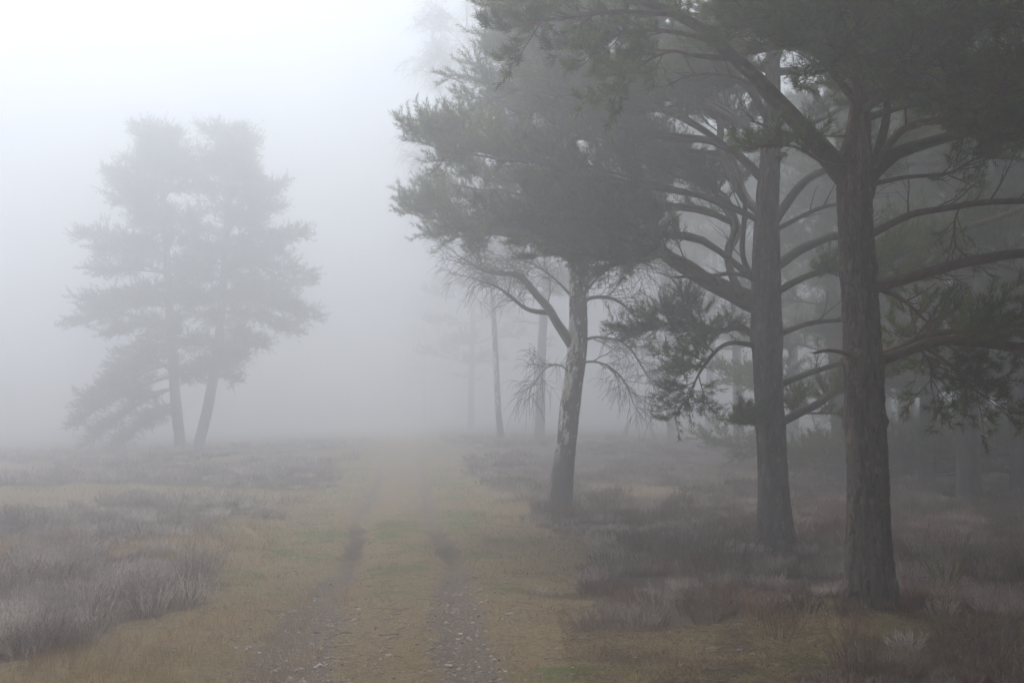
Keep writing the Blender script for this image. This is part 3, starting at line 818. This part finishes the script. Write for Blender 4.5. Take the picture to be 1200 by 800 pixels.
def birch_disp(TH, S, R):
    x, y = np.cos(TH) * 3, np.sin(TH) * 3
    n = fbm(x, y, S * 3, seed=122)
    return R * .22 * (n - .5) * np.exp(-S / 4) + .012 * (fbm(x * 3, y * 3, S * 12, seed=123) - .5), n * 0


def birch_tree(D, tk, label, limbs, nwh, twr, fine, wide):
    px = D / F
    pts = pxl([t[:2] for t in tk], D)
    mb, c, w = hero_trunk(pts, [t[2] * px for t in tk], 500, 60, birch_col(), birch_disp, .07)
    base = (pts[0][0], pts[0][1], hz(pts[0][0], pts[0][1]))
    root = thing('birch_tree', base, label, 'tree')
    T = Tree(bark=((.13, .105, .095), (.105, .07, .06)))
    w_ = lambda a: [q * px * .5 for q in a]
    for L, ww, n, t0 in limbs:
        T.limb(pxl(L, D), w_(ww), sec=n, t0=t0, slen=.8 * wide, tlen=.45 * wide, twigs=6, tufts=0, up=.08, twr=twr, fine=fine, wob=.06, crook=.10)
    K = len(c); az = .6
    crown = MB()
    for h in nwh:
        for k in range(2):
            az += 2.4 + U(-.4, .4)
            i = int(h * (K - 1)); p = c[i]
            L = wide * 2.6 * (1.15 - .7 * h) * U(.75, 1.15)
            d = np.array([math.cos(az), math.sin(az), 0])
            q = [p, p + d * L * .3 + UPV * L * .3, p + d * L * .65 + UPV * L * .55, p + d * L + UPV * L * .62]
            R = min(w[i] * .5, .02 + .012 * L)
            T.limb(q, [R, R * .6, R * .35, .008], mb=crown, sec=11, t0=.25, slen=.9 * wide, tlen=.5 * wide, twigs=6, tufts=0, up=.02, twr=twr, fine=fine, wob=.06, sides=6, crook=.10)
    o = np.array(base)
    mb.build('trunk', M_birch, root, o)
    for m in T.limbs:
        m.build('branch', M_twig, root, o)
    crown.build('crown', M_twig, root, o)


def left_pine(tk, D, lobes, label, seed):
    px = D / F; k = D / 45.5
    pts = pxl([t[:2] for t in tk], D)
    mb, c, w = hero_trunk(pts, [t[2] * px * .86 for t in tk], 260, 24, pine_col((.11, .09, .08), (.17, .10, .07), 4, 8), lambda TH, S, R: (.02 * (fbm(np.cos(TH) * 2, np.sin(TH) * 2, S * 3, seed=130) - .5), TH * 0), .15)
    base = (pts[0][0], pts[0][1], hz(pts[0][0], pts[0][1]))
    root = thing('pine_tree', base, label, 'tree')
    T = Tree(dict(n=7, length=.14, width=.026, shoot=.15), bark=((.11, .085, .07), (.12, .085, .065)))
    K = len(c)
    bm = MB()
    for (ex, ey, sy, n, sl) in lobes:
        # limb leaves the trunk where it is seen at height sy, ends at (ex, ey)
        zz = P(0, sy, D)[2]; i = int(np.argmin(np.abs(c[:, 2] - zz))); p = c[i]
        for rep in range(2 if abs(ex - 235) > 40 else 1):
            ex2 = (tk[3][0] + (ex - tk[3][0]) * .86); ey2 = ey + 7
            e = P(ex2 + U(-6, 6), ey2 + U(-6, 6), D + U(-2.6, 2.6))
            dlt = e - p; L = np.linalg.norm(dlt)
            m1 = p + dlt * .35 + UPV * (.10 * L * U(.2, 1)); m2 = p + dlt * .7 + UPV * (.06 * L * U(0, 1))
            R = .02 + .012 * L
            T.limb([p, m1, m2, e], [R, R * .7, R * .45, .012], mb=bm, sec=int(n * 1.25), t0=.14, slen=sl * k * .92, tlen=.36 * k, twigs=8, tufts=4, up=.10, flat=1.05, twr=.008, sides=6)
    # limbs toward and away from the viewer, filling the crown
    for q in np.linspace(.34, .97, 14):
        i = int(q * (K - 1)); p = c[i]
        for sgn in (-1, 1):
            a = sgn * (math.pi / 2 + U(-.7, .7)); L = k * (3.4 - 2.4 * max(0, q - .4) / .6) * U(.6, 1.0)
            d = np.array([math.cos(a), math.sin(a), 0])
            T.limb([p, p + d * L * .4 + UPV * L * .1, p + d * L * .8 + UPV * L * .16, p + d * L + UPV * L * .2], [.05, .035, .02, .01], mb=bm, sec=12, t0=.2, slen=.75 * k, tlen=.36 * k, twigs=7, tufts=3, up=.10, flat=1.05, twr=.008, sides=5)
    o = np.array(base)
    mb.build('trunk', M_bark, root, o)
    bm.build('branches', M_limb, root, o)
    cm = MB(); T.crown(cm); cm.build('crown', M_needle, root, o, smooth=False)


def pine_variant(H, hc, spread, seed, dens=1.0):
    """a whole pine at the origin: (trunk builder, branches builder, crown builder)"""
    global rng, U
    rng = np.random.default_rng(seed); U = rng.uniform
    lx, ly = U(-.5, .5), U(-.5, .5)
    pts = np.array([(0, 0, -.15), (lx * .3, ly * .3, H * .3), (lx * .9, ly * .7, H * .6), (lx, ly, H * .85), (lx * 1.1, ly, H)])
    mb, c, w = hero_trunk(pts, [.46, .38, .32, .2, .03], 200, 22, pine_col((.11, .09, .08), (.16, .10, .07), H * .35, H * .6), lambda TH, S, R: (.03 * (fbm(np.cos(TH) * 2, np.sin(TH) * 2, S * 3, seed=130) - .5), TH * 0), .2)
    T = Tree(dict(n=7, length=.12, width=.022, shoot=.13), 1.4, bark=((.11, .085, .07), (.12, .085, .065)))
    bm = MB()
    hs = np.linspace(hc / H, .97, int(9 * dens))
    whorls(T, c, .09, hs, 3, spread, spread * .3, rise=(-.05, .25), mb=bm, sec=12, t0=.28, slen=.95, tlen=.42, twigs=7, tufts=4, twr=.008, sides=6)
    for k in range(6):        # a few dead limbs below
        p = c[int(U(hc / H * .55, hc / H) * (len(c) - 1))]; a = U(0, 6.28); L = U(.8, 2)
        d = np.array([math.cos(a), math.sin(a), .1])
        T.limb([p, p + d * L * .5, p + d * L], [.025, .018, .008], mb=bm, sec=6, slen=.5, tlen=.3, twigs=4, dead=True, twr=.007, sides=5)
    cm = MB(); T.crown(cm)
    return mb, bm, cm


# ------------------------------------------------------------------ build everything
build_ground(); build_heather(); build_grass(); build_gravel(); build_fallen_twigs()
near_pine(); second_pine(); edge_pine()
shrub(1105, 12.3, .42, 22, 'small yellowish green shrub standing in the heather right of the nearest pine')
shrub(1170, 11.9, .17, 12, 'lower tiny green shrub at the heather edge farther right of the nearest pine')

birch_tree(24.3, [(654, 608, 36), (656, 585, 29), (660, 550, 25), (665, 505, 23), (670, 460, 23), (677, 400, 23), (677, 340, 20), (674, 290, 18), (671, 240, 18), (667, 160, 13), (664, 80, 9), (660, 0, 6), (655, -90, 2)],
           'leaning birch with white flaked bark and bare drooping twigs beside the track',
           [([(676, 412), (652, 376, -.1), (632, 350, -.2), (608, 325, -.3), (575, 320, -.3), (540, 300, -.3)], (14, 11, 9, 7, 4, 2), 13, .3),
            ([(645, 367, -.1), (618, 362, -.3), (590, 340, -.4), (560, 330, -.5)], (6, 5, 3, 2), 9, .3),
            ([(677, 345), (700, 320, .2), (735, 305, .4), (765, 312, .5)], (7, 5, 3, 2), 11, .3),
            ([(678, 400), (705, 395, -.2), (735, 405, -.4), (758, 440, -.5)], (4, 3, 2.2, 1.4), 13, .2),
            ([(675, 425), (702, 424, -.4), (728, 440, -.5), (742, 472, -.6)], (3.2, 2.4, 1.8, 1.2), 9, .2),
            ([(671, 440), (656, 428, -.3), (640, 432, -.4), (626, 450, -.4)], (2.6, 2, 1.5, 1), 6, .25),
            ([(677, 370), (690, 350, .4), (720, 350, .7), (745, 370, .8)], (7, 5, 4, 2), 10, .3)],
           np.linspace(.48, .97, 9), .0042, 4, .85)
birch_tree(57, [(587, 512, 8), (584, 480, 6.8), (580, 400, 6), (574, 300, 5.5), (566, 200, 6), (556, 110, 4.5), (548, 40, 3), (545, -20, 1.2)],
           'tall bare birch far back in the fog, fine twigs showing beside the big pine crown',
           [([(578, 330), (560, 240), (535, 160), (515, 100)], (7, 5, 3, 1.5), 12, .3), ([(575, 300), (545, 230, -.5), (515, 190, -.8), (495, 185, -1)], (6, 4, 3, 1.5), 12, .3),
            ([(566, 200), (545, 130, .5), (525, 80, .6), (512, 60, .7)], (5, 4, 2.5, 1.5), 12, .3), ([(560, 140), (570, 60), (585, 10), (600, -20)], (5, 3, 2, 1.5), 12, .3), ([(572, 280), (540, 250, .6), (510, 230, .8), (490, 225, 1)], (5, 4, 2.5, 1.5), 10, .3)],
           np.linspace(.5, .97, 10), .0105, 4, 1.35)

left_pine([(214, 552, 17), (212, 525, 15), (206, 470, 14), (200, 390, 12), (196, 310, 10), (191, 230, 8), (189, 180, 5), (190, 163, 2)], 57.5,
          [(76, 478, 440, 15, 1.0), (95, 500, 455, 15, .9), (128, 512, 470, 12, .8), (95, 455, 425, 14, .9), (140, 425, 400, 12, .9), (118, 440, 410, 10, .8), (80, 372, 360, 16, .9), (100, 345, 345, 14, .9), (130, 385, 375, 12, .9), (90, 265, 300, 12, .8), (115, 285, 300, 12, .8), (100, 310, 320, 12, .8), (126, 205, 250, 12, .7), (140, 230, 265, 12, .7), (172, 192, 205, 10, .5), (212, 186, 200, 10, .5), (225, 200, 235, 10, .6), (240, 250, 280, 10, .8), (245, 300, 330, 10, .8), (250, 350, 370, 10, .8), (240, 395, 410, 10, .8), (235, 430, 440, 9, .6), (190, 165, 178, 10, .45), (170, 250, 265, 12, .7), (165, 290, 305, 12, .7), (215, 275, 290, 12, .7), (220, 335, 350, 12, .7), (165, 345, 355, 12, .7), (177, 180, 196, 10, .5), (203, 174, 190, 10, .5), (163, 212, 225, 10, .6), (222, 190, 210, 10, .6), (178, 185, 200, 10, .55), (178, 485, 480, 9, .5)],
          'left tree of the misty pair of pines on the open heath, low limbs spreading left', 1)
left_pine([(228, 552, 18), (232, 525, 15), (245, 470, 14), (257, 390, 12), (263, 310, 10), (268, 230, 8), (270, 180, 5), (270, 164, 2)], 58.2,
          [(376, 362, 345, 15, .9), (350, 378, 365, 14, .9), (330, 350, 340, 12, .9), (376, 318, 315, 14, .8), (345, 330, 325, 12, .8), (360, 268, 285, 12, .8), (335, 285, 295, 12, .8), (332, 215, 250, 11, .7), (325, 240, 265, 11, .7), (308, 218, 232, 10, .6), (290, 190, 205, 10, .5), (252, 188, 202, 10, .5), (228, 215, 245, 10, .6), (215, 260, 285, 10, .7), (205, 310, 330, 9, .7), (215, 365, 380, 9, .7), (275, 440, 430, 9, .5), (278, 412, 405, 10, .55), (225, 440, 430, 9, .5), (270, 166, 178, 10, .45), (300, 255, 270, 12, .7), (240, 285, 300, 12, .7), (300, 300, 312, 12, .7), (235, 345, 355, 12, .7), (295, 345, 355, 12, .7), (256, 178, 192, 10, .5), (284, 176, 190, 10, .5), (298, 202, 215, 10, .6), (245, 195, 215, 10, .6), (280, 190, 205, 10, .55), (310, 395, 385, 10, .6)],
          'right tree of the misty pair of pines on the open heath, its trunk leaning right', 2)

VARS = [pine_variant(14.5, 5.5, 3.6, 201), pine_variant(13.0, 3.6, 3.9, 202), pine_variant(15.5, 7.0, 3.2, 203), pine_variant(9.5, .8, 3.2, 204)]
PROTO = []


def bg_pine(v, x, y, rot, s, label, group=None):
    z = hz(x, y)
    root = thing('pine_tree', (x, y, z - .05), label, 'tree', group)
    root.rotation_euler = (0, 0, rot); root.scale = (s, s, s)
    if v not in [p[0] for p in PROTO]:
        a, b, c = VARS[v]
        kids = [a.build('trunk', M_bark, root), b.build('branches', M_limb, root), c.build('crown', M_needle, root, smooth=False)]
        PROTO.append((v, kids))
    else:
        for k in [p[1] for p in PROTO if p[0] == v][0]:
            c = k.copy(); col.objects.link(c); c.parent = root
    return root


def at(px, d): return (px - 600) / F * d


BG = [  # variant, pixel column, depth, rotation, scale, label
    (0, 632, 60, .4, 1.05, 'grey pine trunk standing in fog just left of the white-flaked birch'),
    (1, 552, 98, 2.2, 1.15, 'ghostly low crowned pine behind the far birch, nearly lost in fog'),
    (1, 497, 150, 1.9, 1.1, 'faintest pine, almost lost in the fog at the far end of the track'),
    (2, 787, 60, 2.7, 1.0, 'slim faint pine trunk in the fog between the birch and the second pine'),
    (0, 1133, 26.5, 4.1, 1.05, 'broad dim pine trunk in the gloom right of the nearest pine'),
]
for v, pxx, d, r, s, lab in BG:
    bg_pine(v, at(pxx, d), d, r, s, lab)
FOREST = [(1, 865, 50), (3, 985, 33), (1, 1060, 40), (3, 1085, 31), (3, 1195, 29), (1, 1260, 22), (1, 930, 56), (0, 830, 72), (3, 1140, 46), (3, 1240, 38), (1, 1010, 52), (3, 1300, 30), (3, 1040, 60)]
for i, (v, pxx, d) in enumerate(FOREST):
    bg_pine(v, at(pxx, d), d, i * 1.7, .92 + .05 * (i % 5), 'shadowy pine of the wood in the fog behind the nearer pines', 'pines of the foggy wood behind')
SHADE = [(3, 7.0, 2.0), (3, 9.5, 10), (3, 5.5, -5), (0, 6.8, -2), (1, 5.2, .2), (0, 7.6, 11.2), (0, 4.7, 3.2), (0, 1.6, -3), (2, -2.5, -5.5), (2, 2.7, .4), (2, -1.2, -9), (1, 6.8, 9.5), (0, 8.6, 14), (2, 11, 18.5), (1, 6.2, 4.5), (0, 10, 7), (1, 4.2, -1.5), (2, 8, -2), (0, 13, 12), (1, 15, 23), (0, 2.4, -6), (1, 14, 3), (2, 18, 30)]  # pines added outside the frame so their crowns darken the fog near the camera
for i, (v, x, y) in enumerate(SHADE):
    bg_pine(v, x, y, i * 2.1, 1.0, 'tall pine added beyond the view to shade the fog', 'added shade pines beyond the view')

# ------------------------------------------------------------------ haze, sky, sun, camera
def build_haze():
    x0, x1, y0, y1, z0, z1 = -185, 185, -50, 236, -2.0, 24.0
    V = [(x, y, z) for z in (z0, z1) for y in (y0, y1) for x in (x0, x1)]
    T = [(0, 2, 3), (0, 3, 1), (4, 5, 7), (4, 7, 6), (0, 1, 5), (0, 5, 4), (2, 6, 7), (2, 7, 3), (0, 4, 6), (0, 6, 2), (1, 3, 7), (1, 7, 5)]
    m = bpy.data.materials.new('haze'); m.use_nodes = True
    nt = m.node_tree; nt.nodes.clear()
    out = nt.nodes.new('ShaderNodeOutputMaterial'); pv = nt.nodes.new('ShaderNodeVolumePrincipled')
    pv.inputs['Color'].default_value = (.84, .85, .875, 1)
    pv.inputs['Density'].default_value = DENS
    pv.inputs['Anisotropy'].default_value = ANISO
    nt.links.new(pv.outputs[0], out.inputs['Volume'])
    mb = MB(); mb.add(V, T, (1, 1, 1))
    o = mb.build('haze', m, smooth=False); o['kind'] = 'stuff'


DENS, ANISO = .029, .82
SUN_AZ, SUN_EL = math.radians(-20), math.radians(62)
build_haze()

w = bpy.data.worlds.new('World'); sc.world = w; w.use_nodes = True
nt = w.node_tree
sky = nt.nodes.new('ShaderNodeTexSky'); sky.sky_type = 'NISHITA'; sky.sun_disc = False
sky.sun_elevation = SUN_EL; sky.sun_rotation = SUN_AZ; sky.dust_density = 1; sky.air_density = 1.6
hs = nt.nodes.new('ShaderNodeHueSaturation'); hs.inputs['Saturation'].default_value = .5
nt.links.new(sky.outputs[0], hs.inputs['Color'])
nt.links.new(hs.outputs[0], nt.nodes['Background'].inputs[0]); nt.nodes['Background'].inputs[1].default_value = .05

sd = Vector((math.sin(SUN_AZ) * math.cos(SUN_EL), math.cos(SUN_AZ) * math.cos(SUN_EL), math.sin(SUN_EL)))
ld = bpy.data.lights.new('sun', 'SUN'); ld.energy = 1.5; ld.angle = math.radians(20); ld.color = (1, .97, .92)
lo = bpy.data.objects.new('sun', ld); col.objects.link(lo)
lo.rotation_euler = sd.to_track_quat('Z', 'Y').to_euler(); lo.location = (0, 0, 40)

cd = bpy.data.cameras.new('camera'); cd.sensor_width = 36; cd.lens = 36 * F / 1200; cd.clip_end = 1000; cd.clip_start = .05
co = bpy.data.objects.new('camera', cd); col.objects.link(co)
co.location = CAM; co.rotation_euler = (math.pi / 2 + PITCH, 0, 0)
sc.camera = co

sc.view_settings.view_transform = 'Standard'; sc.view_settings.look = 'None'; sc.view_settings.gamma = 1
sc.view_settings.use_curve_mapping = False
sc.view_settings.exposure = 1.85
cy = sc.cycles
cy.max_bounces = 12; cy.diffuse_bounces = 3; cy.volume_bounces = 7; cy.glossy_bounces = 2; cy.transparent_max_bounces = 8
cy.use_denoising = True
try:
    cy.denoiser = 'OPENIMAGEDENOISE'; cy.denoising_input_passes = 'RGB_ALBEDO_NORMAL'
except Exception:
    pass
cy.use_adaptive_sampling = True; cy.adaptive_threshold = .012
